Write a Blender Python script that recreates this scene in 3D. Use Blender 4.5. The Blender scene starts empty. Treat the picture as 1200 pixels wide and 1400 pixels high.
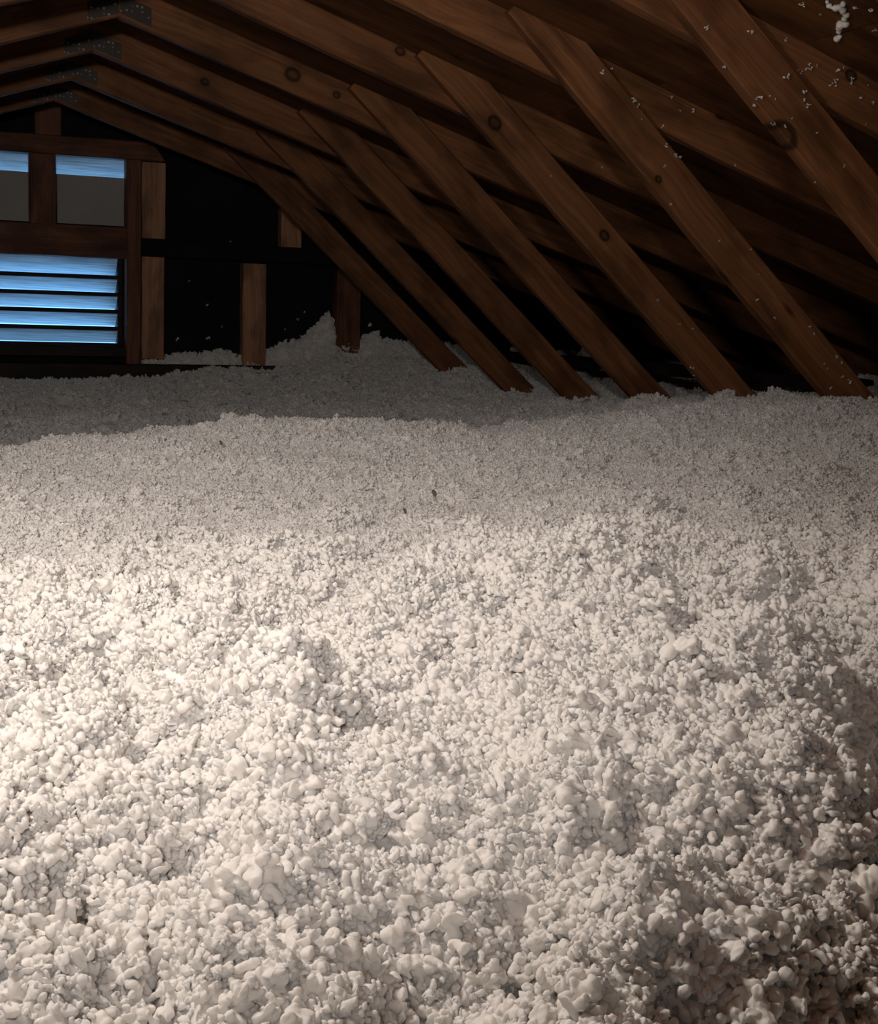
import bpy, math, random
import numpy as np
from mathutils import Vector, Matrix

random.seed(7); RNG = np.random.default_rng(7)
SC = bpy.context.scene; COL = SC.collection

# ------------------------------------------------------------------ camera
F_PX, YAW, PIT, ROLL = 1852.0, 0.3801, 0.1409, 0.0298
fwd = np.array([math.sin(YAW)*math.cos(PIT), math.cos(YAW)*math.cos(PIT), -math.sin(PIT)])
r0 = np.array([math.cos(YAW), -math.sin(YAW), 0.0]); u0 = np.cross(r0, fwd)
rgt = r0*math.cos(ROLL)+u0*math.sin(ROLL); upv = -r0*math.sin(ROLL)+u0*math.cos(ROLL)
cd = bpy.data.cameras.new('camera'); cam = bpy.data.objects.new('camera', cd); COL.objects.link(cam)
cd.sensor_fit = 'HORIZONTAL'; cd.sensor_width = 36.0; cd.lens = 36.0*F_PX/1200.0
cd.clip_start = 0.02; cd.clip_end = 200
M = Matrix.Identity(4)
for i in range(3):
    M[i][0] = rgt[i]; M[i][1] = upv[i]; M[i][2] = -fwd[i]
cam.matrix_world = M
SC.camera = cam

def at(px, py, Y):                     # point of the place seen at a photo pixel, at distance Y along the attic
    r = fwd + rgt*(px-600)/F_PX - upv*(py-700)/F_PX
    return Vector(r/r[1]*Y)

# ------------------------------------------------------------------ sky, lamp, exposure
W = bpy.data.worlds.new('sky'); SC.world = W; W.use_nodes = True
bg = W.node_tree.nodes['Background']; bg.inputs['Color'].default_value = (0.20, 0.55, 1.0, 1); bg.inputs['Strength'].default_value = 2.5

ld = bpy.data.lights.new('hanging_bulb', 'POINT'); lamp = bpy.data.objects.new('hanging_bulb', ld); COL.objects.link(lamp)
ld.color = (1.0, 0.92, 0.83); ld.energy = 25; ld.shadow_soft_size = 0.06
lamp.location = (-0.22, 1.12, 0.46)
ld = bpy.data.lights.new('unseen_spot', 'SPOT'); unseen_spot = bpy.data.objects.new('unseen_spot', ld); COL.objects.link(unseen_spot)  # unseen spot behind the camera, beam shaped to offset the falloff
ld.color = (1.0, 0.90, 0.84); ld.energy = 76; ld.shadow_soft_size = 0.06
ld.spot_size = math.radians(58); ld.spot_blend = 1.0
unseen_spot.location = (-0.25, -0.55, 0.30)
unseen_spot.rotation_euler = (Vector((0.62, 2.9, 0.12))-unseen_spot.location).to_track_quat('-Z', 'Y').to_euler()

SC.view_settings.view_transform = 'Standard'; SC.view_settings.look = 'None'
SC.view_settings.exposure = 0.2; SC.view_settings.gamma = 1.0; SC.view_settings.use_curve_mapping = False

# ------------------------------------------------------------------ helpers
def tag(o, label=None, cat=None, group=None, kind=None):
    if label: o['label'] = label
    if cat: o['category'] = cat
    if group: o['group'] = group
    if kind: o['kind'] = kind
    return o

def empty(name, loc=(0, 0, 0)):
    o = bpy.data.objects.new(name, None); COL.objects.link(o); o.location = loc
    o.empty_display_size = 0.05
    return o

def link(name, me, mat=None, parent=None, mw=None):
    if mat is not None and not me.materials: me.materials.append(mat)
    o = bpy.data.objects.new(name, me); COL.objects.link(o)
    mw = mw or Matrix.Identity(4)
    if parent is not None:
        o.parent = parent
        o.matrix_basis = parent_world(parent).inverted() @ mw
    else:
        o.matrix_basis = mw
    return o

def parent_world(p):
    m = p.matrix_basis.copy()
    while p.parent is not None:
        p = p.parent; m = p.matrix_basis @ m
    return m

def mesh(name, v, f, smooth=False):
    me = bpy.data.meshes.new(name); me.from_pydata([tuple(x) for x in v], [], f); me.update()
    if smooth:
        me.polygons.foreach_set('use_smooth', [True]*len(me.polygons))
    return me

def frame_matrix(o, x, y):
    x = Vector(x).normalized(); y = Vector(y); y = (y-x*y.dot(x)).normalized(); z = x.cross(y)
    m = Matrix.Identity(4)
    for i in range(3):
        m[i][0] = x[i]; m[i][1] = y[i]; m[i][2] = z[i]; m[i][3] = o[i]
    return m

def lumber(name, o, xdir, ydir, L, w, t, mat, parent=None, ch=0.004, seg=None, rough=0.0012, cut0=0.0, cut1=0.0):
    """sawn board: origin at one long edge, x along the length, y across the width, z the thickness (0..t);
    chamfered arrises, slight warp and worn edges; cut0/cut1 slant the two ends"""
    seg = seg or max(3, int(L/0.07))
    prof = [(ch, 0), (w-ch, 0), (w, ch), (w, t-ch), (w-ch, t), (ch, t), (0, t-ch), (0, ch)]
    v = []; n = len(prof)
    ph = random.random()*10
    for i in range(seg+1):
        s = i/seg
        bow = rough*1.5*math.sin(s*L*2.1+ph)
        for (y, z) in prof:
            x = s*L
            if s < .5: x += cut0*(y/w)*(1-2*s)
            else: x += cut1*(y/w)*(2*s-1)
            e = random.uniform(-rough, rough)
            v.append((x, y+bow+(e if (y < ch or y > w-ch) else 0), z+random.uniform(-rough, rough)*.3))
    f = []
    for i in range(seg):
        for k in range(n):
            a = i*n+k; b = i*n+(k+1) % n
            f.append((a, b, b+n, a+n))
    f.append(tuple(range(n-1, -1, -1))); f.append(tuple(seg*n+k for k in range(n)))
    m = frame_matrix(o, xdir, ydir)
    return link(name, mesh(name, v, f), mat, parent, m)

def box(name, lo, hi, mat, parent=None, ch=0.0):
    o = Vector(lo); d = Vector(hi)-o
    v = [(x*d.x, y*d.y, z*d.z) for x in (0, 1) for y in (0, 1) for z in (0, 1)]
    f = [(0, 1, 3, 2), (4, 6, 7, 5), (0, 4, 5, 1), (2, 3, 7, 6), (0, 2, 6, 4), (1, 5, 7, 3)]
    return link(name, mesh(name, v, f), mat, parent, Matrix.Translation(o))

# numpy value noise
_T = RNG.random((256, 256))
def vnoise(x, y):
    xi = np.floor(x).astype(int); yi = np.floor(y).astype(int); fx = x-xi; fy = y-yi
    fx = fx*fx*fx*(fx*(fx*6-15)+10); fy = fy*fy*fy*(fy*(fy*6-15)+10)
    g = lambda a, b: _T[a & 255, b & 255]
    return ((g(xi, yi)*(1-fx)+g(xi+1, yi)*fx)*(1-fy)+(g(xi, yi+1)*(1-fx)+g(xi+1, yi+1)*fx)*fy)*2-1

# ------------------------------------------------------------------ materials
def new_mat(name):
    m = bpy.data.materials.new(name); m.use_nodes = True
    nt = m.node_tree; b = nt.nodes['Principled BSDF']
    return m, nt, b
def N(nt, t, **kw):
    n = nt.nodes.new(t)
    for k, v in kw.items(): setattr(n, k, v)
    return n
def ramp(nt, stops):
    r = N(nt, 'ShaderNodeValToRGB'); e = r.color_ramp.elements
    while len(e) < len(stops): e.new(0.5)
    for el, (p, c) in zip(e, stops):
        el.position = p; el.color = (c[0], c[1], c[2], 1) if isinstance(c, tuple) else (c, c, c, 1)
    return r
def mixc(nt, mode, fac, a, b):
    n = N(nt, 'ShaderNodeMix', data_type='RGBA', blend_type=mode)
    for s, v in ((n.inputs[0], fac), (n.inputs[6], a), (n.inputs[7], b)):
        if hasattr(v, 'is_output') or isinstance(v, bpy.types.NodeSocket): nt.links.new(v, s)
        elif isinstance(v, (int, float)): s.default_value = v
        else: s.default_value = (*v, 1)
    return n.outputs[2]

def wood(name, dark, light, knots=(), rough=0.62, grain=1.0, seed=0.0):
    m, nt, b = new_mat(name); L = nt.links.new
    tc = N(nt, 'ShaderNodeTexCoord'); oi = N(nt, 'ShaderNodeObjectInfo')
    off = N(nt, 'ShaderNodeVectorMath', operation='SCALE'); off.inputs[0].default_value = (9.1, 5.3, 7.7); L(oi.outputs['Random'], off.inputs['Scale'])
    add = N(nt, 'ShaderNodeVectorMath', operation='ADD'); L(tc.outputs['Object'], add.inputs[0]); L(off.outputs[0], add.inputs[1])
    # slow waviness of the grain
    wn = N(nt, 'ShaderNodeTexNoise'); wn.inputs['Scale'].default_value = 2.6; wn.inputs['Detail'].default_value = 2; L(add.outputs[0], wn.inputs['Vector'])
    wv = N(nt, 'ShaderNodeVectorMath', operation='MULTIPLY_ADD'); L(wn.outputs['Color'], wv.inputs[0]); wv.inputs[1].default_value = (0.0, 0.06, 0.03); L(add.outputs[0], wv.inputs[2])
    mp = N(nt, 'ShaderNodeMapping'); mp.inputs['Scale'].default_value = (1.6, 42, 42); L(wv.outputs[0], mp.inputs['Vector'])
    g1 = N(nt, 'ShaderNodeTexNoise'); g1.inputs['Scale'].default_value = 1.0; g1.inputs['Detail'].default_value = 5; g1.inputs['Roughness'].default_value = 0.65; L(mp.outputs[0], g1.inputs['Vector'])
    mp2 = N(nt, 'ShaderNodeMapping'); mp2.inputs['Scale'].default_value = (3.5, 260, 260); L(wv.outputs[0], mp2.inputs['Vector'])
    g2 = N(nt, 'ShaderNodeTexNoise'); g2.inputs['Scale'].default_value = 1.0; g2.inputs['Detail'].default_value = 2; L(mp2.outputs[0], g2.inputs['Vector'])
    r1 = ramp(nt, [(0.32, dark), (0.68, light)]); L(g1.outputs['Fac'], r1.inputs[0])
    r2 = ramp(nt, [(0.3, 0.72), (0.7, 1.12)]); L(g2.outputs['Fac'], r2.inputs[0])
    c = mixc(nt, 'MULTIPLY', 0.75*grain, r1.outputs[0], r2.outputs[0])
    # stains
    st = N(nt, 'ShaderNodeTexNoise'); st.inputs['Scale'].default_value = 5.0; st.inputs['Detail'].default_value = 3
    mps = N(nt, 'ShaderNodeMapping'); mps.inputs['Scale'].default_value = (1, 2.2, 2.2); L(add.outputs[0], mps.inputs['Vector']); L(mps.outputs[0], st.inputs['Vector'])
    rs = ramp(nt, [(0.36, 0.45), (0.54, 1.0)]); L(st.outputs['Fac'], rs.inputs[0])
    c = mixc(nt, 'MULTIPLY', 0.8, c, rs.outputs[0])
    # sparse small knots
    mk = N(nt, 'ShaderNodeMapping'); mk.inputs['Scale'].default_value = (1.3, 4.0, 4.0); L(add.outputs[0], mk.inputs['Vector'])
    vo = N(nt, 'ShaderNodeTexVoronoi'); vo.inputs['Scale'].default_value = 1.5; L(mk.outputs[0], vo.inputs['Vector'])
    rk = ramp(nt, [(0.035, 0.22), (0.075, 1.0)]); L(vo.outputs['Distance'], rk.inputs[0])
    c = mixc(nt, 'MULTIPLY', 0.9, c, rk.outputs[0])
    for (kx, ky, kr) in knots:
        s = N(nt, 'ShaderNodeVectorMath', operation='SUBTRACT'); L(tc.outputs['Object'], s.inputs[0]); s.inputs[1].default_value = (kx, ky, 0)
        q = N(nt, 'ShaderNodeVectorMath', operation='MULTIPLY'); L(s.outputs[0], q.inputs[0]); q.inputs[1].default_value = (0.8/kr, 1.0/kr, 0.0)
        ln = N(nt, 'ShaderNodeVectorMath', operation='LENGTH'); L(q.outputs[0], ln.inputs[0])
        h = N(nt, 'ShaderNodeMath', operation='MULTIPLY'); L(ln.outputs['Value'], h.inputs[0]); h.inputs[1].default_value = 0.5
        k = ramp(nt, [(0.0, 0.42), (0.22, 0.5), (0.36, 0.16), (0.5, 0.22), (0.62, 0.85), (1.0, 1.0)]); L(h.outputs[0], k.inputs[0])
        c = mixc(nt, 'MULTIPLY', 1.0, c, k.outputs[0])
    L(c, b.inputs['Base Color'])
    b.inputs['Roughness'].default_value = rough; b.inputs['Specular IOR Level'].default_value = 0.25
    bp = N(nt, 'ShaderNodeBump'); bp.inputs['Strength'].default_value = 0.25; bp.inputs['Distance'].default_value = 0.002
    L(g2.outputs['Fac'], bp.inputs['Height']); L(bp.outputs[0], b.inputs['Normal'])
    return m

WD, WL = (0.165, 0.066, 0.027), (0.31, 0.135, 0.056)
M_WOOD = wood('truss_timber', WD, WL)
M_FRAME = wood('gable_timber', (0.12, 0.045, 0.025), (0.25, 0.10, 0.055))
M_STUD = wood('stud_timber', (0.36, 0.18, 0.10), (0.60, 0.32, 0.18))
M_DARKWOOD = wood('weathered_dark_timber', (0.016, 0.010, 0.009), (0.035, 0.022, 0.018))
M_PLY = wood('roof_sheathing_wood', (0.12, 0.048, 0.018), (0.21, 0.09, 0.034), grain=0.6)

def plain(name, col, rough=0.9, var=0.25, scale=6.0, metal=0.0, stretch=None):
    m, nt, b = new_mat(name); L = nt.links.new
    tc = N(nt, 'ShaderNodeTexCoord'); n = N(nt, 'ShaderNodeTexNoise'); n.inputs['Scale'].default_value = scale; n.inputs['Detail'].default_value = 5
    if stretch:
        mp = N(nt, 'ShaderNodeMapping'); mp.inputs['Scale'].default_value = stretch; L(tc.outputs['Object'], mp.inputs['Vector']); L(mp.outputs[0], n.inputs['Vector'])
    else:
        L(tc.outputs['Object'], n.inputs['Vector'])
    r = ramp(nt, [(0.3, tuple(c*(1-var) for c in col)), (0.7, tuple(min(1, c*(1+var)) for c in col))]); L(n.outputs['Fac'], r.inputs[0])
    L(r.outputs[0], b.inputs['Base Color']); b.inputs['Roughness'].default_value = rough; b.inputs['Metallic'].default_value = metal
    b.inputs['Specular IOR Level'].default_value = 0.2
    return m
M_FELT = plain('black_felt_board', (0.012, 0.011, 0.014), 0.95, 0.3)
M_GYPSUM = plain('gypsum_board', (0.42, 0.36, 0.31), 0.95, 0.1)
M_BOARD = plain('grey_backing_board', (0.42, 0.40, 0.38), 0.8, 0.05)
M_SLAT = plain('dusty_white_louver_paint', (0.66, 0.70, 0.74), 0.55, 0.30, 1.0, stretch=(120, 5, 120))
M_CHIP = plain('brown_debris', (0.15, 0.115, 0.09), 0.9, 0.3, 60)

def plate_mat():
    m, nt, b = new_mat('galvanised_nail_plate'); L = nt.links.new
    tc = N(nt, 'ShaderNodeTexCoord'); mp = N(nt, 'ShaderNodeMapping'); mp.inputs['Scale'].default_value = (60, 110, 60); L(tc.outputs['Object'], mp.inputs['Vector'])
    v = N(nt, 'ShaderNodeTexVoronoi'); v.inputs['Randomness'].default_value = 0.35; v.inputs['Scale'].default_value = 1.0; L(mp.outputs[0], v.inputs['Vector'])
    r = ramp(nt, [(0.20, (0.30, 0.28, 0.26)), (0.34, (0.060, 0.050, 0.043))]); L(v.outputs['Distance'], r.inputs[0])  # bright dots: glint of the punched teeth painted into the colour
    L(r.outputs[0], b.inputs['Base Color']); b.inputs['Metallic'].default_value = 0.6; b.inputs['Roughness'].default_value = 0.45
    return m
M_PLATE = plate_mat()

def fluff_mat():
    m, nt, b = new_mat('white_blown_insulation'); L = nt.links.new
    oi = N(nt, 'ShaderNodeObjectInfo')
    tc = N(nt, 'ShaderNodeTexCoord'); n = N(nt, 'ShaderNodeTexNoise'); n.inputs['Scale'].default_value = 180.0; n.inputs['Detail'].default_value = 3
    L(tc.outputs['Object'], n.inputs['Vector'])
    r = ramp(nt, [(0.3, (0.86, 0.84, 0.81)), (0.7, (0.94, 0.925, 0.90))]); L(n.outputs['Fac'], r.inputs[0])
    L(r.outputs[0], b.inputs['Base Color']); b.inputs['Roughness'].default_value = 0.85
    b.inputs['Specular IOR Level'].default_value = 0.15
    b.inputs['Subsurface Weight'].default_value = 0.7; b.inputs['Subsurface Radius'].default_value = (1.0, 0.92, 0.82); b.inputs['Subsurface Scale'].default_value = 0.005
    bp = N(nt, 'ShaderNodeBump'); bp.inputs['Strength'].default_value = 0.3; bp.inputs['Distance'].default_value = 0.002
    L(n.outputs['Fac'], bp.inputs['Height']); L(bp.outputs[0], b.inputs['Normal'])
    return m
M_FLUFF = fluff_mat()

# ------------------------------------------------------------------ the attic's measures (camera at the origin)
S = 0.61                                    # truss spacing
XR, ZR, SL = 0.641, 0.875, 0.3263           # ridge: underside of the rafters, roof slope
KX = 1.5085; KZ = ZR-SL*(KX-XR); MW = 0.908 # where the webs leave the rafters, slope of the webs
YA = 4.334; RH, WW, TH = 0.100, 0.108, 0.038
ZF = -0.66                                  # attic floor
YG = 6.60                                   # inner face of the gable framing
c_ = 1/math.hypot(1, SL); s_ = SL*c_
ROOF0 = ZR+RH/c_                            # underside of the sheathing at the ridge
XE_R = XR+(ROOF0-ZF)/SL; XE_L = XR-(ROOF0-ZF)/SL
Y0 = -2.2                                   # end of the modelled attic behind the camera

# ------------------------------------------------------------------ shell
tag(box('floor', (XE_L, Y0, ZF-0.03), (XE_R, YG+0.2, ZF), M_GYPSUM), 'grey gypsum board floor under the loose insulation', 'floor', kind='structure')
tag(box('wall_front', (XE_L, Y0-0.03, ZF), (XE_R, Y0, ROOF0+0.1), M_FELT), 'dark board wall closing the other end of attic', 'wall', kind='structure')

ceil = empty('ceiling', (XR, 2.0, ROOF0)); tag(ceil, 'dark brown board sheathing under the sloping roof', 'ceiling', kind='structure')
tl = (ROOF0-ZF)/SL/c_ + 0.05
pw = 1.22
ys = [Y0]
k = at(1112, 3, 1.0)                        # the sheet joint that shows between two rafters
yj = ROOF0/(k.z/k.y + SL*(k.x/k.y))*1.0 if False else (ROOF0+SL*XR)/(k.z+SL*k.x)
y = yj
while y > Y0+0.4: y -= pw
while y < YG+0.1:
    if y > Y0: ys.append(y)
    y += pw
ys.append(YG+0.2)
for side in (1, -1):
    for i in range(len(ys)-1):
        a = 0.0
        while a < tl:
            b_ = min(a+1.22, tl)
            d = Vector((side*c_, 0, -s_)); nn = Vector((side*s_, 0, c_))
            o = Vector((XR, ys[i]+0.002, ROOF0))+d*(a+0.0015 if a else 0)
            L_ = b_-a-0.003; wd = ys[i+1]-ys[i]-0.004
            if side > 0:
                lumber('panel', o, d, (0, 1, 0), L_, wd, 0.012, M_PLY, ceil, ch=0.001, seg=2, rough=0.0003)
            else:
                lumber('panel', o+Vector((0, wd, 0)), d, (0, -1, 0), L_, wd, 0.012, M_PLY, ceil, ch=0.001, seg=2, rough=0.0003)
            a = b_
    o = Vector((XR, Y0, ROOF0))+Vector((side*s_, 0, c_))*0.0135
    v = [(0, 0, 0), (0, YG+0.2-Y0, 0), (side*tl*c_, YG+0.2-Y0, -tl*s_), (side*tl*c_, 0, -tl*s_)]
    v += [(x, y, z+0.02) for x, y, z in v]
    link('roof_underlay', mesh('roof_underlay', v, [(0, 1, 2, 3), (7, 6, 5, 4), (0, 4, 5, 1), (1, 5, 6, 2), (2, 6, 7, 3), (3, 7, 4, 0)]), M_FELT, ceil, Matrix.Translation(o))

# ------------------------------------------------------------------ trusses
def truss(k, label, web_knots=(), raf_knots=(), web_at=None, ww=WW):
    Y = YA+k*S
    t = empty('roof_truss', (XR, Y, ZF)); tag(t, label, 'roof truss', 'roof trusses in a row')
    mr = wood('truss_timber', WD, WL, raf_knots) if raf_knots else M_WOOD
    mwb = wood('truss_timber', WD, WL, web_knots) if web_knots else M_WOOD
    rl = (XE_R-XR)/c_-0.30
    # right rafter: its front face has z = 0 in its own frame
    lumber('rafter', (XR, Y+TH/2, ZR), (c_, 0, -s_), (s_, 0, c_), rl, RH, TH, mr, t, cut0=-RH*SL)
    lumber('rafter', (XR, Y-TH/2, ZR), (-c_, 0, -s_), (-s_, 0, c_), rl, RH, TH, M_WOOD, t, cut0=-RH*SL)
    wl = math.hypot(1, MW); wd = Vector((1/wl, 0, -MW/wl)); wn = Vector((MW/wl, 0, 1/wl))
    ext = 0.20; ln = (KZ-ZF-0.03)/(MW/wl)+ext
    w0 = Vector((KX, Y-TH/2-0.0005, KZ)); d1, n1, l1 = wd, wn, ln
    if web_at:                               # measured edge of this web: a point and a slope
        px, py, ms = web_at; q = at(px, py, Y-TH/2); h1 = math.hypot(1, ms)
        zk = ZR+SL*XR; xk = (zk-q.z-ms*q.x)/(SL-ms)          # where the edge meets the rafter's underside
        w0 = Vector((xk, Y-TH/2-0.0005, zk-SL*xk)); d1 = Vector((1/h1, 0, -ms/h1)); n1 = Vector((ms/h1, 0, 1/h1)); l1 = (w0.z-ZF-0.03)/(ms/h1)+ext
    lumber('web', w0-d1*ext, d1, n1, l1, ww, TH, mwb, t, cut1=-0.08)
    wd2 = Vector((-wd.x, 0, wd.z)); wn2 = Vector((-wn.x, 0, wn.z))
    lumber('web', Vector((2*XR-KX, Y-TH/2-TH-0.0005, KZ))-wd2*ext, wd2, wn2, ln, WW, TH, M_WOOD, t, cut1=-0.08)
    lumber('bottom_chord', (XE_L+0.35, Y+TH/2, ZF), (1, 0, 0), (0, 0, 1), XE_R-XE_L-0.7, 0.09, TH, M_WOOD, t, seg=12)
    for f in (-1, 1):                        # toothed steel plates over the peak joint
        yy = Y+f*(TH/2+0.0012)
        pv = []; pf = []
        for sgn in (-1, 1):
            b0 = len(pv)
            for (a, h) in ((0.002, 0.010), (0.10, 0.010), (0.10, 0.062), (0.002, 0.062)):
                for dz in (-0.001, 0.001):
                    pv.append((sgn*(a*c_+0*h), dz, -a*s_+h/c_+(0.0)))
            pf += [(b0, b0+2, b0+4, b0+6), (b0+7, b0+5, b0+3, b0+1)] + [(b0+2*i, b0+2*i+1, b0+(2*i+3) % 8, b0+(2*i+2) % 8) for i in range(4)]
        link('nail_plate', mesh('nail_plate', pv, pf), M_PLATE, t, Matrix.Translation((XR, yy, ZR)))
    return t

def web_local(px, py, k):                    # a photo pixel on web k, in the web's own length/width frame
    Y = YA+k*S-TH/2-TH; p = at(px, py, Y); wl = math.hypot(1, MW)
    wd = Vector((1/wl, 0, -MW/wl)); wn = Vector((MW/wl, 0, 1/wl)); q = p-(Vector((KX, Y, KZ))-wd*0.20)
    return (q.dot(wd), q.dot(wn))
def raf_local(px, py, k):
    Y = YA+k*S-TH/2; q = at(px, py, Y)-Vector((XR, Y, ZR))
    return (q.dot(Vector((c_, 0, -s_))), q.dot(Vector((s_, 0, c_))))
K = lambda px, py, k, r: (*web_local(px, py, k), r)
KR = lambda px, py, k, r: (*raf_local(px, py, k), r)
truss(-4, 'eighth roof truss from the gable vent wall, orange brown web at the edge', web_at=(1196, 0, 0.86))
truss(-3, 'seventh roof truss from gable vent wall, large ring knot and many white crumbs on web', [K(1070, 192, -3, 0.028)], [KR(1163, 103, -3, 0.012)], (903, 0, 0.86), 0.114)
truss(-2, 'sixth roof truss from the gable vent wall, orange brown with few white crumbs', [K(900, 245, -2, 0.008)], [KR(985, 155, -2, 0.014)])
truss(-1, 'fifth roof truss from gable vent wall, dark oval knot high on its web', [K(676, 168, -1, 0.018), K(826, 322, -1, 0.014)], [KR(547, 70, -1, 0.012)])
truss(0, 'fourth roof truss from the gable vent wall, brown timber with steel peak plate', (), [KR(400, 102, 0, 0.02), KR(460, 130, 0, 0.010)])
truss(1, 'third roof truss from the gable vent wall, brown timber with steel peak plate', (), [KR(280, 112, 1, 0.012)])
truss(2, 'second roof truss from the gable vent wall, dark brown timber')
truss(3, 'first roof truss from the gable vent wall, greyish brown and dim')

# ------------------------------------------------------------------ gable wall
wb = empty('wall_back', (XR, YG+0.09, ZF)); tag(wb, 'black felt covered gable wall around the louver vent', 'wall', kind='structure')
p1 = at(165, 352, YG); p2 = at(165, 470, YG)
VX1 = p1.x; VX0 = 2*XR-VX1; VZ1 = p1.z; VZ0 = p2.z          # louver opening
q1 = at(172, 215, YG); q2 = at(172, 308, YG)
UX1 = q1.x; UX0 = 2*XR-UX1; UZ1 = q1.z; UZ0 = q2.z          # opening above the rail
def gpoly(name, pts, y0, y1, mat, parent):
    n = len(pts); v = [(x, y0, z) for x, z in pts]+[(x, y1, z) for x, z in pts]
    f = [tuple(range(n)), tuple(range(2*n-1, n-1, -1))]+[(i, i+n, (i+1) % n+n, (i+1) % n) for i in range(n)]
    return link(name, mesh(name, v, f), mat, parent)
rz = lambda x: ROOF0-SL*abs(x-XR)+0.01
ya, yb = YG+0.09, YG+0.11
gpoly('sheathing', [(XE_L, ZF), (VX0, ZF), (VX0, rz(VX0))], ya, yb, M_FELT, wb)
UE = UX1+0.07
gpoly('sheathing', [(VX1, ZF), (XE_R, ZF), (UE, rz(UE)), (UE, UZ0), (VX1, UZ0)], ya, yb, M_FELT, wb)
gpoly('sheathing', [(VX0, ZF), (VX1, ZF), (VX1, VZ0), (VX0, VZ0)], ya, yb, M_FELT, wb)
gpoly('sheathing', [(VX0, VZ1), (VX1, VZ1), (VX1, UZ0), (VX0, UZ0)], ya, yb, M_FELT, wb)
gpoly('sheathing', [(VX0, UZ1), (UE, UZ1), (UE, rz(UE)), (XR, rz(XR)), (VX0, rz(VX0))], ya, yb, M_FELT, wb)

gf = empty('gable_frame', (XR, YG, ZF)); tag(gf, 'reddish brown timber studs and rails framing the gable vent', 'wall frame')
def member(name, x0, z0, x1, z1, y0, y1, mat, parent=gf):   # upright or level timber given by its face
    if z1-z0 > x1-x0:
        return lumber(name, (x1, y1, z0), (0, 0, 1), (-1, 0, 0), z1-z0, x1-x0, y1-y0, mat, parent)
    return lumber(name, (x0, y1, z0), (1, 0, 0), (0, 0, 1), x1-x0, z1-z0, y1-y0, mat, parent)
def px_member(name, xa, ya_, xb, yb_, mat, dy=0.0, t=0.085):
    Y = YG+dy; a = at(xa, ya_, Y); b = at(xb, yb_, Y)
    return member(name, min(a.x, b.x), min(a.z, b.z), max(a.x, b.x), max(a.z, b.z), Y, Y+t, mat)
RX1 = at(226, 205, YG).x
zt0, zt1 = at(100, 213, YG).z, at(100, 187, YG).z
lumber('top_rail', (2*XR-RX1, YG+0.085, zt0), (1, 0, 0), (0, 0, 1), RX1-(2*XR-RX1), zt1-zt0, 0.085, M_FRAME, gf, cut0=0.06, cut1=-0.06)
zr0, zr1 = at(100, 351, YG).z, at(100, 308, YG).z
PX0, PX1 = at(173, 350, YG).x, at(193, 350, YG).x
member('middle_rail', 2*XR-PX0, zr0, PX0, zr1, YG, YG+0.085, M_FRAME)
cxa, cxb = at(40.5, 260, YG).x, at(77, 260, YG).x
member('centre_stud', cxa, zr1, cxb, zt0, YG+0.005, YG+0.085, M_FRAME)
uxa, uxb = at(48, 165, YG).x, at(85, 165, YG).x
member('king_stud', uxa, zt1, uxb, rz(uxb)-0.03, YG+0.005, YG+0.085, M_FRAME)
zb = at(180, 503, YG).z
member('post', PX0, zb, PX1, zt0, YG-0.002, YG+0.085, M_FRAME)
member('post', 2*XR-PX1, zb, 2*XR-PX0, zt0, YG-0.002, YG+0.085, M_FRAME)
px_member('stud', 194, 221, 226.5, 327, M_STUD, 0.01, 0.07)
px_member('stud', 194, 350, 224.5, 491, M_STUD, 0.01, 0.07)
px_member('stud', 333, 360, 363.5, 500, M_STUD, 0.01, 0.07)
px_member('stud', 385.5, 284, 412.5, 341, M_STUD, 0.01, 0.07)
px_member('stud', 461, 368, 491, 500, M_FRAME, 0.01, 0.07)
ga = at(196, 350, YG); gb_ = at(196, 328, YG)
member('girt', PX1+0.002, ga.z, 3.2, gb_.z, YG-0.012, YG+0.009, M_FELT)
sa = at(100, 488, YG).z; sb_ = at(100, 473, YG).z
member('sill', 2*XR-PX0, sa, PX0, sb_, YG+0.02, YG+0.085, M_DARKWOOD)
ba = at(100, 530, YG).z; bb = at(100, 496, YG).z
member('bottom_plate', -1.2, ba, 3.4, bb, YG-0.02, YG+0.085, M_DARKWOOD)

# louver vent: slats falling to the outside, inner edges towards the attic coloured dark as shade
lv = empty('louver_vent', (XR, YG+0.10, VZ0)); tag(lv, 'pale blue lit louver vent with five slats in gable wall', 'vent')
fw = 0.018
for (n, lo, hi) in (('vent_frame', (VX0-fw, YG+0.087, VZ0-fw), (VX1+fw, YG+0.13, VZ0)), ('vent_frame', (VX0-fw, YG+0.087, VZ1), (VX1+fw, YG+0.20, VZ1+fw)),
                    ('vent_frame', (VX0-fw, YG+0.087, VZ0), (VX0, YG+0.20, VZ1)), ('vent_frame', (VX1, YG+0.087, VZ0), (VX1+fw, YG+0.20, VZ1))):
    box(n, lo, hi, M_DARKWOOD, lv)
ns = 5; vh = VZ1-VZ0
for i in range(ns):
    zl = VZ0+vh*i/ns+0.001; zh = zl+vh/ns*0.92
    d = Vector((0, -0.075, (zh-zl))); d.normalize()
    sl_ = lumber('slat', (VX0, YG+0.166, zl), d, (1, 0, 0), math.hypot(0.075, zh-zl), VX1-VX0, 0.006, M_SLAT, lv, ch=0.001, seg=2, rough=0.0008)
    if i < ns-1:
        box('slat_edge_shade', (VX0, YG+0.0885, zh-0.016), (VX1, YG+0.0945, zh+0.004), M_DARKWOOD, sl_)  # dark strip: shade on the slat's inner lip, put into the colour
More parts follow.
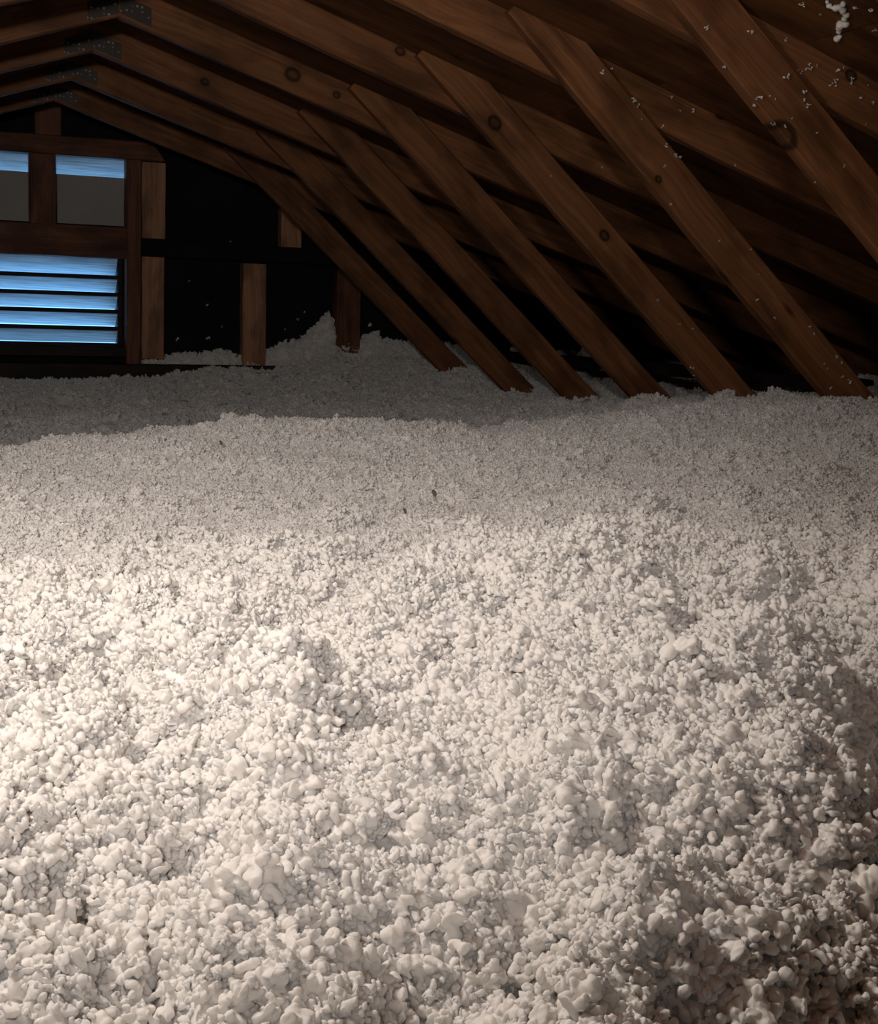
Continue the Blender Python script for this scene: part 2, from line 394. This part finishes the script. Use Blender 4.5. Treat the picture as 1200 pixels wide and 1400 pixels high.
# upper opening: one slat above a grey board
vc = empty('vent_cover', (XR, YG+0.10, UZ0)); tag(vc, 'grey board closing the opening above louvers, blue light along its top', 'board')
zs = at(120, 240, YG+0.10).z
box('board', (UX0-0.02, YG+0.112, UZ0-0.03), (UX1+0.10, YG+0.120, zs), M_BOARD, vc)
d = Vector((0, -0.07, 0.11)); d.normalize()
lumber('slat', (UX0-0.02, YG+0.185, zs-0.005), d, (1, 0, 0), 0.14, UX1-UX0+0.12, 0.009, M_SLAT, vc, ch=0.001, seg=2, rough=0.0008)

# lengthwise brace between the webs near the eaves
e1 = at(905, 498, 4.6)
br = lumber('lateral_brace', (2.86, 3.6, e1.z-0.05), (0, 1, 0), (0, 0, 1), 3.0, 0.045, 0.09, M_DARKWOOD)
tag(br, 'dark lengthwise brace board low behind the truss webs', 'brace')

# ------------------------------------------------------------------ insulation
CP = np.array([  # X, Y, Z of the settled surface
 (-.6, .3, -.42), (.05, .75, -.42), (.28, .67, -.415), (.45, .6, -.43), (0, .2, -.45), (.6, .2, -.5),
 (.06, 1.0, -.375), (.3, 1.0, -.37), (.55, .9, -.375), (-.5, 1.0, -.38),
 (.1, 1.45, -.325), (.45, 1.4, -.315), (.8, 1.38, -.30), (1.1, 1.3, -.31), (-.5, 1.5, -.33),
 (.13, 2.0, -.32), (.6, 2.0, -.325), (1.1, 1.9, -.315), (1.5, 1.8, -.31), (-.5, 2.1, -.33),
 (.16, 2.6, -.282), (.45, 2.75, -.262), (.7, 2.9, -.243), (1.1, 2.9, -.262), (1.5, 2.9, -.25), (1.95, 2.8, -.205), (2.4, 3.0, -.19), (-.6, 2.5, -.30),
 (.2, 3.5, -.41), (.7, 3.7, -.41), (1.2, 3.8, -.405), (1.75, 3.8, -.35), (2.3, 3.8, -.265), (-.6, 3.5, -.42),
 (.3, 4.6, -.42), (1.0, 4.6, -.425), (1.7, 4.6, -.39), (2.4, 4.6, -.31), (3.0, 4.6, -.30),
 (.4, 5.6, -.39), (1.1, 5.6, -.385), (1.8, 5.6, -.35), (2.5, 5.6, -.32), (-.6, 5.5, -.4),
 (.4, 6.55, -.355), (1.0, 6.55, -.335), (1.5, 6.55, -.295), (2.0, 6.55, -.25), (2.4, 6.4, -.22), (3.0, 6.3, -.24), (-.6, 6.5, -.35),
 (3.2, 3.2, -.22), (3.6, 4.5, -.2), (4.2, 3.0, -.3), (4.5, 6.5, -.3), (2.6, 2.2, -.2), (2.0, 1.6, -.28), (3.5, 1.0, -.3), (1.5, .3, -.4),
 (-2.5, 1, -.4), (-2.5, 4, -.42), (-3.5, 6.5, -.45), (-2.5, -2, -.42), (1, -2, -.42), (3, -2, -.42), (0, -1, -.45)])
def ground(px, py, Z=-0.36):
    r = fwd + rgt*(px-600)/F_PX - upv*(py-700)/F_PX; return r[0]*Z/r[2], r[1]*Z/r[2]
BUMPS = [(*ground(px, py), a, sg) for px, py, a, sg in (     # mounds and hollows of the loose foreground
    (860, 750, .040, .040), (890, 800, .030, .050), (790, 855, .035, .055), (838, 930, -.030, .030), (640, 800, .020, .07),
    (400, 990, .038, .050), (300, 948, -.035, .035), (440, 930, -.040, .022), (370, 935, -.035, .022), (190, 1020, -.045, .012), (120, 940, -.03, .03),
    (270, 1110, -.035, .030), (340, 1200, .025, .045), (200, 1325, -.055, .022), (70, 1370, -.04, .03), (130, 1130, .02, .04),
    (930, 945, -.05, .016), (1060, 950, .035, .055), (1090, 1060, .050, .050), (1130, 880, -.03, .035), (1010, 850, .02, .04),
    (900, 1090, .035, .05), (960, 1240, .035, .05), (1110, 1300, -.06, .05), (700, 1095, .025, .045),
    (560, 900, .02, .04), (500, 1040, -.02, .03), (740, 1230, -.03, .03), (450, 1290, .025, .045), (840, 1340, .03, .04))]
BUMPS += [(*ground(px, py, zz), a, sg) for px, py, zz, a, sg in ((875, 556, -.26, .050, .05), (990, 556, -.24, .045, .045), (1060, 556, -.23, .025, .06), (1165, 545, -.20, .045, .05), (925, 560, -.26, -.02, .05), (600, 568, -.30, .02, .06), (480, 560, -.31, .02, .05))]
def kern(d): return np.sqrt(d*d+0.01)
D = np.hypot(CP[:, None, 0]-CP[None, :, 0], CP[:, None, 1]-CP[None, :, 1])
n_ = len(CP); Afull = np.zeros((n_+1, n_+1)); Afull[:n_, :n_] = kern(D)+np.eye(n_)*-0.02; Afull[n_, :n_] = 1; Afull[:n_, n_] = 1
wgt = np.linalg.solve(Afull, np.append(CP[:, 2], 0))
def height(x, y):
    z = np.full(x.shape, wgt[n_])
    for i in range(n_): z = z+wgt[i]*kern(np.hypot(x-CP[i, 0], y-CP[i, 1]))
    # trench beside the foreground mound, baring a joist
    ax, ay, bx, by = 0.62, 0.45, 0.99, 1.10
    tt = np.clip(((x-ax)*(bx-ax)+(y-ay)*(by-ay))/((bx-ax)**2+(by-ay)**2), 0, 1)
    dd = np.hypot(x-ax-tt*(bx-ax), y-ay-tt*(by-ay))
    z = z-0.20*np.exp(-(dd/0.085)**2)
    for bx_, by_, am, sg in BUMPS: z = z+am*np.exp(-((x-bx_)**2+(y-by_)**2)/(2*sg*sg))
    z = z+0.035*np.exp(-((x-0.655)**2+(y-2.87)**2)/(2*0.02**2))
    # drift against the stud
    z = z+np.where(x < 2.04, 0.20*np.exp(-np.abs(2.04-x)/0.10), 0.05)*np.exp(-np.maximum(0, 6.62-y)/0.06)*(x > 1.6)*(x < 2.3)
    z = z+0.085*np.clip((y-6.60)/0.05, 0, 1)*(x > 1.08)
    near = np.clip((2.0-y)/0.7, 0, 1)
    a = 0.5+0.5*near
    z = z+0.026*a*vnoise(x*7+3, y*7+9)+0.024*a*vnoise(x*14+31, y*14+5)
    z = z+0.010*(0.35+0.65*near)*vnoise(x*37+11, y*37+17)+0.004*vnoise(x*90, y*90)
    far = np.clip((y-3.2)/1.0, 0, 1)
    z = z+far*(0.02*vnoise(x*5+40, y*5+1)+0.012*vnoise(x*13, y*13+70))
    pits = np.clip(vnoise(x*11+77, y*11+55)-0.55, 0, 1)*near
    z = z-0.06*pits
    return np.maximum(z, ZF+0.005)

def axis(*segs):
    out = []
    for a, b, st in segs: out += list(np.arange(a, b, st))
    out.append(segs[-1][1]); return np.array(out)
gx = axis((-3.6, -.4, .06), (-.4, 1.5, .0055), (1.5, 3.2, .012), (3.2, 5.0, .05))
gy = axis((-2.15, .3, .06), (.3, 1.7, .0055), (1.7, 3.2, .010), (3.2, 6.684, .018))
gx = gx[(gx > XE_L) & (gx < XE_R)]
GX, GY = np.meshgrid(gx, gy)
GZ = height(GX, GY)
roofz = ROOF0-SL*np.abs(GX-XR)-0.01
GZ = np.minimum(GZ, roofz)
nx, ny = len(gx), len(gy)
co = np.stack([GX, GY, GZ], -1).reshape(-1, 3).astype(np.float32)
ii = (np.arange(ny-1)[:, None]*nx+np.arange(nx-1)[None, :]).reshape(-1)
quads = np.stack([ii, ii+1, ii+nx+1, ii+nx], 1).astype(np.int32)
me = bpy.data.meshes.new('insulation')
me.vertices.add(len(co)); me.vertices.foreach_set('co', co.ravel())
me.loops.add(quads.size); me.loops.foreach_set('vertex_index', quads.ravel())
me.polygons.add(len(quads)); me.polygons.foreach_set('loop_start', np.arange(0, quads.size, 4, dtype=np.int32))
me.update(calc_edges=True); me.polygons.foreach_set('use_smooth', np.ones(len(quads), dtype=bool))
X_, Y_ = co[:, 0], co[:, 1]
inview = (X_ > -0.8) & (X_ < 0.7+1.02*Y_) & (X_ < 3.8) & (Y_ > 0.25)
near_ = np.clip((2.1-Y_)/0.9, 0, 1); far_ = np.clip((Y_-3.0)/0.6, 0, 1)
big = np.where(Y_ < 1.7, 4200.0, np.where(Y_ < 3.3, 5200.0, 1700.0))*inview
small = np.where(Y_ < 1.7, 4500.0, np.where(Y_ < 3.3, 7000.0, 500.0))*inview
for nm, arr in (('big_density', big), ('small_density', small), ('clump_scale', 0.62+0.38*near_+0.30*far_), ('clump_loose', 0.35+0.65*near_)):
    at_ = me.attributes.new(nm, 'FLOAT', 'POINT'); at_.data.foreach_set('value', arr.astype(np.float32))
ins = link('insulation', me, M_FLUFF)
tag(ins, 'loose white blown-in insulation covering the whole attic floor', 'insulation', kind='stuff')

# clumps: crumpled flakes, nodules and wisps fused into lumps
def clump(idx, core, flakes, nodules, wisps, res, fine=1.0):
    rnd = random.Random(100+idx)
    rv = lambda: Vector((rnd.gauss(0, 1), rnd.gauss(0, 1), rnd.gauss(0, 1))).normalized()
    nm = 'clump%c' % (97+idx)
    mb = bpy.data.metaballs.new(nm); mb.resolution = res; mb.render_resolution = res; mb.threshold = 0.30
    o = bpy.data.objects.new(nm, mb); COL.objects.link(o)
    lobes = [rv()*0.45 for _ in range(4)]
    pos = lambda lo, hi: (rnd.choice(lobes)+rv()*rnd.uniform(lo, hi))
    for i in range(core):
        e = mb.elements.new(); e.co = pos(0, .40)*0.9; e.radius = rnd.uniform(.22, .38)
    for i in range(flakes):
        e = mb.elements.new(type='ELLIPSOID'); e.co = pos(.15, .5); e.radius = 1.0
        e.size_x = rnd.uniform(.24, .5)*fine; e.size_y = rnd.uniform(.16, .32)*fine; e.size_z = rnd.uniform(.08, .15)*fine
        e.rotation = rv().to_track_quat('Z', 'Y')
    for i in range(nodules):
        e = mb.elements.new(); e.co = pos(.25, .55); e.radius = rnd.uniform(.12, .27)*fine
    for s_i in range(wisps):
        q = rv(); dq = (q+rv()*.8).normalized(); p = pos(.3, .5); r_ = rnd.uniform(.10, .18)*fine
        for j in range(rnd.randint(3, 8)):
            e = mb.elements.new(); e.co = p; e.radius = r_*rnd.uniform(.8, 1.3)
            dq = (dq+rv()*.5).normalized(); p = p+dq*0.075*fine
    bpy.context.view_layer.update()
    dg = bpy.context.evaluated_depsgraph_get()
    m2 = bpy.data.meshes.new_from_object(o.evaluated_get(dg)); m2.name = 'clump'
    bpy.data.objects.remove(o); bpy.data.metaballs.remove(mb)
    nv = len(m2.vertices); c = np.empty(nv*3, np.float32); m2.vertices.foreach_get('co', c); c = c.reshape(-1, 3)
    for fr, am in ((5.0/fine, 0.05*fine), (13.0/fine, 0.020*fine)):
        c = c+am*np.stack([vnoise(c[:, 0]*fr+k*9+idx, c[:, 1]*fr+c[:, 2]*fr*.9+k*5) for k in range(3)], 1).astype(np.float32)
    m2.vertices.foreach_set('co', np.ascontiguousarray(c, dtype=np.float32).ravel()); m2.polygons.foreach_set('use_smooth', np.ones(len(m2.polygons), dtype=bool))
    m2.materials.clear(); m2.materials.append(M_FLUFF); m2.update()
    return m2
BIG = [clump(i, 7, [30, 18, 40, 24, 14, 34][i], [44, 60, 28, 50, 70, 36][i], [22, 18, 26, 22, 16, 30][i], 0.036, 0.85) for i in range(6)]
SMALL = [clump(10+i, [3, 2, 4, 1, 2, 3][i], [4, 7, 3, 5, 2, 6][i], [6, 3, 9, 2, 10, 4][i], [2, 4, 1, 5, 2, 3][i], 0.075, 1.7) for i in range(6)]
print('clump faces', [len(t.polygons) for t in BIG+SMALL])

ng = bpy.data.node_groups.new('scatter_tufts', 'GeometryNodeTree')
ng.interface.new_socket('Geometry', in_out='INPUT', socket_type='NodeSocketGeometry')
ng.interface.new_socket('Geometry', in_out='OUTPUT', socket_type='NodeSocketGeometry')
gi = ng.nodes.new('NodeGroupInput'); go = ng.nodes.new('NodeGroupOutput'); GL = ng.links.new
def attr(nm):
    n = ng.nodes.new('GeometryNodeInputNamedAttribute'); n.data_type = 'FLOAT'; n.inputs['Name'].default_value = nm
    return n.outputs[0]
def gmath(op, a, b):
    n = ng.nodes.new('ShaderNodeMath'); n.operation = op
    for s, v in ((n.inputs[0], a), (n.inputs[1], b)):
        if isinstance(v, (int, float)): s.default_value = v
        else: GL(v, s)
    return n.outputs[0]
def rnd_float(lo, hi, seed):
    n = ng.nodes.new('FunctionNodeRandomValue'); n.data_type = 'FLOAT'
    n.inputs[2].default_value = lo; n.inputs[3].default_value = hi; n.inputs['Seed'].default_value = seed
    return n.outputs[1]
def scatter(protos, dens_attr, s_lo, s_rng, off_lo, off_hi, seed):
    dist = ng.nodes.new('GeometryNodeDistributePointsOnFaces'); dist.distribute_method = 'RANDOM'
    GL(gi.outputs[0], dist.inputs['Mesh']); GL(attr(dens_attr), dist.inputs['Density']); dist.inputs['Seed'].default_value = seed
    join = ng.nodes.new('GeometryNodeJoinGeometry')
    for t in protos:
        po = bpy.data.objects.new('clump', t)        # mesh source only, never linked into the scene
        oi = ng.nodes.new('GeometryNodeObjectInfo'); oi.inputs['Object'].default_value = po
        g2i = ng.nodes.new('GeometryNodeGeometryToInstance'); GL(oi.outputs['Geometry'], g2i.inputs[0]); GL(g2i.outputs[0], join.inputs[0])
    base = rnd_float(0.0, 1.0, seed+1); sq = gmath('MULTIPLY', base, base)
    sc = gmath('MULTIPLY', gmath('ADD', gmath('MULTIPLY', sq, s_rng), s_lo), attr('clump_scale'))
    oz = gmath('MULTIPLY', rnd_float(off_lo, off_hi, seed+2), attr('clump_loose'))
    nz = ng.nodes.new('ShaderNodeCombineXYZ'); GL(oz, nz.inputs[2])
    sp = ng.nodes.new('GeometryNodeSetPosition'); GL(dist.outputs['Points'], sp.inputs['Geometry']); GL(nz.outputs[0], sp.inputs['Offset'])
    inst = ng.nodes.new('GeometryNodeInstanceOnPoints'); inst.inputs['Pick Instance'].default_value = True
    GL(sp.outputs[0], inst.inputs['Points']); GL(join.outputs[0], inst.inputs['Instance'])
    rr = ng.nodes.new('FunctionNodeRandomValue'); rr.data_type = 'FLOAT_VECTOR'; rr.inputs[1].default_value = (6.28, 6.28, 6.28); rr.inputs['Seed'].default_value = seed+3
    GL(rr.outputs[0], inst.inputs['Rotation'])
    cmb = ng.nodes.new('ShaderNodeCombineXYZ'); GL(sc, cmb.inputs[0]); GL(sc, cmb.inputs[1]); GL(sc, cmb.inputs[2])
    GL(cmb.outputs[0], inst.inputs['Scale'])
    return inst.outputs[0]
j2 = ng.nodes.new('GeometryNodeJoinGeometry'); GL(gi.outputs[0], j2.inputs[0]); GL(j2.outputs[0], go.inputs[0])
GL(scatter(BIG, 'big_density', 0.017, 0.016, -0.016, 0.008, 40), j2.inputs[0])
GL(scatter(SMALL, 'small_density', 0.0045, 0.007, -0.004, 0.020, 80), j2.inputs[0])
md = ins.modifiers.new('scatter_tufts', 'NODES'); md.node_group = ng

# ------------------------------------------------------------------ crumbs of insulation on the timber and the gable felt
CRUMB = [clump(30+i, [2, 1, 3][i], [3, 4, 2][i], [5, 2, 6][i], [1, 3, 0][i], 0.16, 1.6) for i in range(3)]
ORD = {-3: 'seventh', -2: 'sixth', -1: 'fifth', 0: 'fourth'}
def crumb(px, py, size, surf, k=0, stretch=None):
    if surf == 'web': Y = YA+k*S-TH/2-TH-0.001; p = at(px, py, Y); nrm = Vector((0, -1, 0)); where = 'web of the %s roof truss from gable wall' % ORD[k]
    elif surf == 'raf': Y = YA+k*S-TH/2-0.001; p = at(px, py, Y); nrm = Vector((0, -1, 0)); where = 'rafter of the %s roof truss from gable wall' % ORD[k]
    elif surf == 'roof':
        q = at(px, py, 1.0); p = q*((ROOF0+SL*XR)/(q.z+SL*q.x)); nrm = Vector((-s_, 0, -c_)); where = 'roof sheathing between the two longest visible webs'
    else: p = at(px, py, YG+0.088); nrm = Vector((0, -1, 0)); where = 'black felt of the gable wall'
    zc = p.dot(Vector(fwd)); r = max(size, 3)*0.72*zc/F_PX
    st = stretch or random.choice((1.0, 1.0, 1.3, 1.7))
    m = Matrix.Translation(p+nrm*r*0.45) @ Matrix.Rotation(random.uniform(0, 6.28), 4, nrm) @ Matrix.Rotation(random.uniform(0, 6.28), 4, 'Z' if surf != 'roof' else 'X')
    m = m @ Matrix.Diagonal((r*0.75*st, r*0.8, r*0.75, 1))
    o = link('insulation_crumb', random.choice(CRUMB), M_FLUFF, None, m)
    look = ('larger' if size >= 7 else 'small' if size >= 5 else 'tiny')+(' elongated' if st > 1.2 else '')
    tag(o, look+' white insulation crumb stuck to ' + where, 'crumb', 'crumbs on the ' + where)
z7 = lambda x, y: (980+x/5.4545, y/5.4545)
z6 = lambda x, y: (650+x*0.4583, y*0.4583)
z8 = lambda x, y: (850+x*0.29167, 250+y*0.29167)
z3 = lambda x, y: (160+x/3, 160+y/3)
for f, surf, k, pts in (
    (z7, 'roof', 0, ((770, 102, 3), (635, 20, 8), (1175, 215, 6), (1155, 60, 7), (1035, 55, 7))),
    (z7, 'raf', -3, ((818, 205, 4), (825, 255, 6), (512, 298, 5), (948, 415, 7), (685, 487, 6), (740, 490, 4), (660, 517, 4), (625, 543, 5), (690, 515, 6), (598, 525, 4), (890, 520, 7), (938, 503, 3),
                     (880, 600, 7), (845, 635, 6), (885, 640, 4), (1003, 590, 6), (1000, 625, 5), (1168, 490, 4), (1070, 733, 5), (1123, 636, 3), (1160, 765, 4), (1110, 930, 3), (705, 725, 5), (430, 95, 6), (430, 45, 3))),
    (z7, 'web', -3, ((240, 245, 8), (512, 575, 9), (645, 690, 8), (640, 745, 5), (672, 790, 6), (315, 738, 8), (270, 780, 7), (290, 735, 4), (388, 715, 3), (48, 502, 5), (400, 920, 3), (422, 927, 4), (507, 945, 5), (740, 992, 3), (555, 880, 3), (430, 740, 3))),
    (z6, 'web', -3, ((687, 85, 7), (738, 200, 3), (1010, 545, 3), (1098, 495, 4))),
    (z6, 'raf', -2, ((560, 148, 9), (645, 330, 6), (610, 330, 3), (583, 290, 4), (773, 493, 4), (440, 102, 3))),
    (z6, 'web', -2, ((377, 217, 7), (470, 300, 8), (483, 314, 5), (405, 203, 4), (555, 377, 5), (568, 435, 6), (595, 462, 5), (608, 468, 5), (562, 495, 4), (495, 355, 3), (580, 610, 3))),
    (z6, 'raf', -1, ((375, 500, 4), (222, 330, 3))), (z6, 'web', -1, ((225, 525, 3),)),
    (z8, 'web', -2, ((228, 100, 3), (455, 272, 3), (632, 552, 5), (715, 632, 4), (600, 312, 3), (640, 425, 3), (948, 850, 4), (960, 870, 3), (1030, 905, 5), (1060, 925, 4), (975, 965, 5), (880, 675, 4), (900, 705, 4), (1005, 815, 5), (1025, 845, 4), (1070, 935, 6))),
    (z8, 'web', -1, ((323, 868, 6), (335, 902, 3), (167, 548, 3), (270, 662, 3), (330, 684, 3))),
    (z3, 'felt', 0, ((295, 672, 3), (370, 773, 4), (375, 910, 7), (740, 830, 4), (770, 800, 4), (1030, 855, 8), (250, 912, 6), (463, 512, 3), (430, 860, 3), (690, 870, 3)))):
    for x, y, sz in pts: crumb(*f(x, y), sz, surf, k)
crumb(338, 44, 6, 'raf', 0, 1.6)
# a string of crumbs caught on the sheathing
def roof_pt(px, py):
    q = at(px, py, 1.0); return q*((ROOF0+SL*XR)/(q.z+SL*q.x))
c0 = roof_pt(1150, 28); v = []; f = []
mb = bpy.data.metaballs.new('shredball'); mb.resolution = mb.render_resolution = 0.0022; mb.threshold = 0.2
ob = bpy.data.objects.new('shredball', mb); COL.objects.link(ob)
for px, py, sz in ((1134, 5, 7), (1131, 1, 5), (1143, 8, 8), (1148, 7, 7), (1153, 3, 7), (1153, 11, 8), (1158, 17, 8), (1155, 23, 7), (1150, 30, 10), (1157, 29, 9), (1148, 35, 8), (1147, 41, 6), (1145, 50, 8), (1148, 48, 6), (1152, 14, 6)):
    p = roof_pt(px, py); r = sz/2*p.dot(Vector(fwd))/F_PX
    e = mb.elements.new(); e.co = p-c0+Vector((-s_, 0, -c_))*r*0.8; e.radius = r*1.7
bpy.context.view_layer.update(); dg = bpy.context.evaluated_depsgraph_get()
sm = bpy.data.meshes.new_from_object(ob.evaluated_get(dg)); sm.name = 'insulation_shred'; bpy.data.objects.remove(ob); bpy.data.metaballs.remove(mb)
sm.polygons.foreach_set('use_smooth', np.ones(len(sm.polygons), dtype=bool)); sm.materials.clear()
tag(link('insulation_shred', sm, M_FLUFF, None, Matrix.Translation(c0)), 'lumpy white insulation string hanging from the roof sheathing beside a joint', 'insulation shred')

# dark slivers on the settled insulation
for px, py, ln in ((632, 636, 20), (632, 655, 11), (593, 688, 14), (612, 676, 12), (553, 713, 11), (565, 697, 6), (683, 660, 6), (513, 678, 8), (1050, 726, 15), (302, 617, 8), (190, 685, 9), (134, 830, 10), (1063, 697, 7)):
    gx_, gy_ = ground(px, py, -0.31)
    for it in range(6):
        zz = float(height(np.array([gx_]), np.array([gy_]))[0])+0.006; gx_, gy_ = ground(px, py, zz)
    d = math.hypot(gx_, gy_); L_ = ln*d/F_PX; a = random.uniform(0.6, 2.4)
    xd = Vector((math.cos(a)*.8, math.sin(a), random.uniform(.4, .9)))
    v = [(-.5, -.18, -.06), (-.15, -.26, -.08), (.3, -.2, -.06), (.55, -.02, 0), (.28, .2, .05), (-.2, .25, .07), (-.52, .1, .03), (-.1, 0, .14), (.2, 0, -.14)]
    v = [(x*L_, y*L_, z*L_) for x, y, z in v]
    f = [(i, (i+1) % 7, 7) for i in range(7)]+[((i+1) % 7, i, 8) for i in range(7)]
    tag(link('wood_chip', mesh('wood_chip', v, f), M_CHIP, None, frame_matrix(Vector((gx_, gy_, zz+0.017)), xd, (0, 0, 1))), 'tiny dark wood chip lying on the settled insulation', 'wood chip', 'dark chips on the insulation')
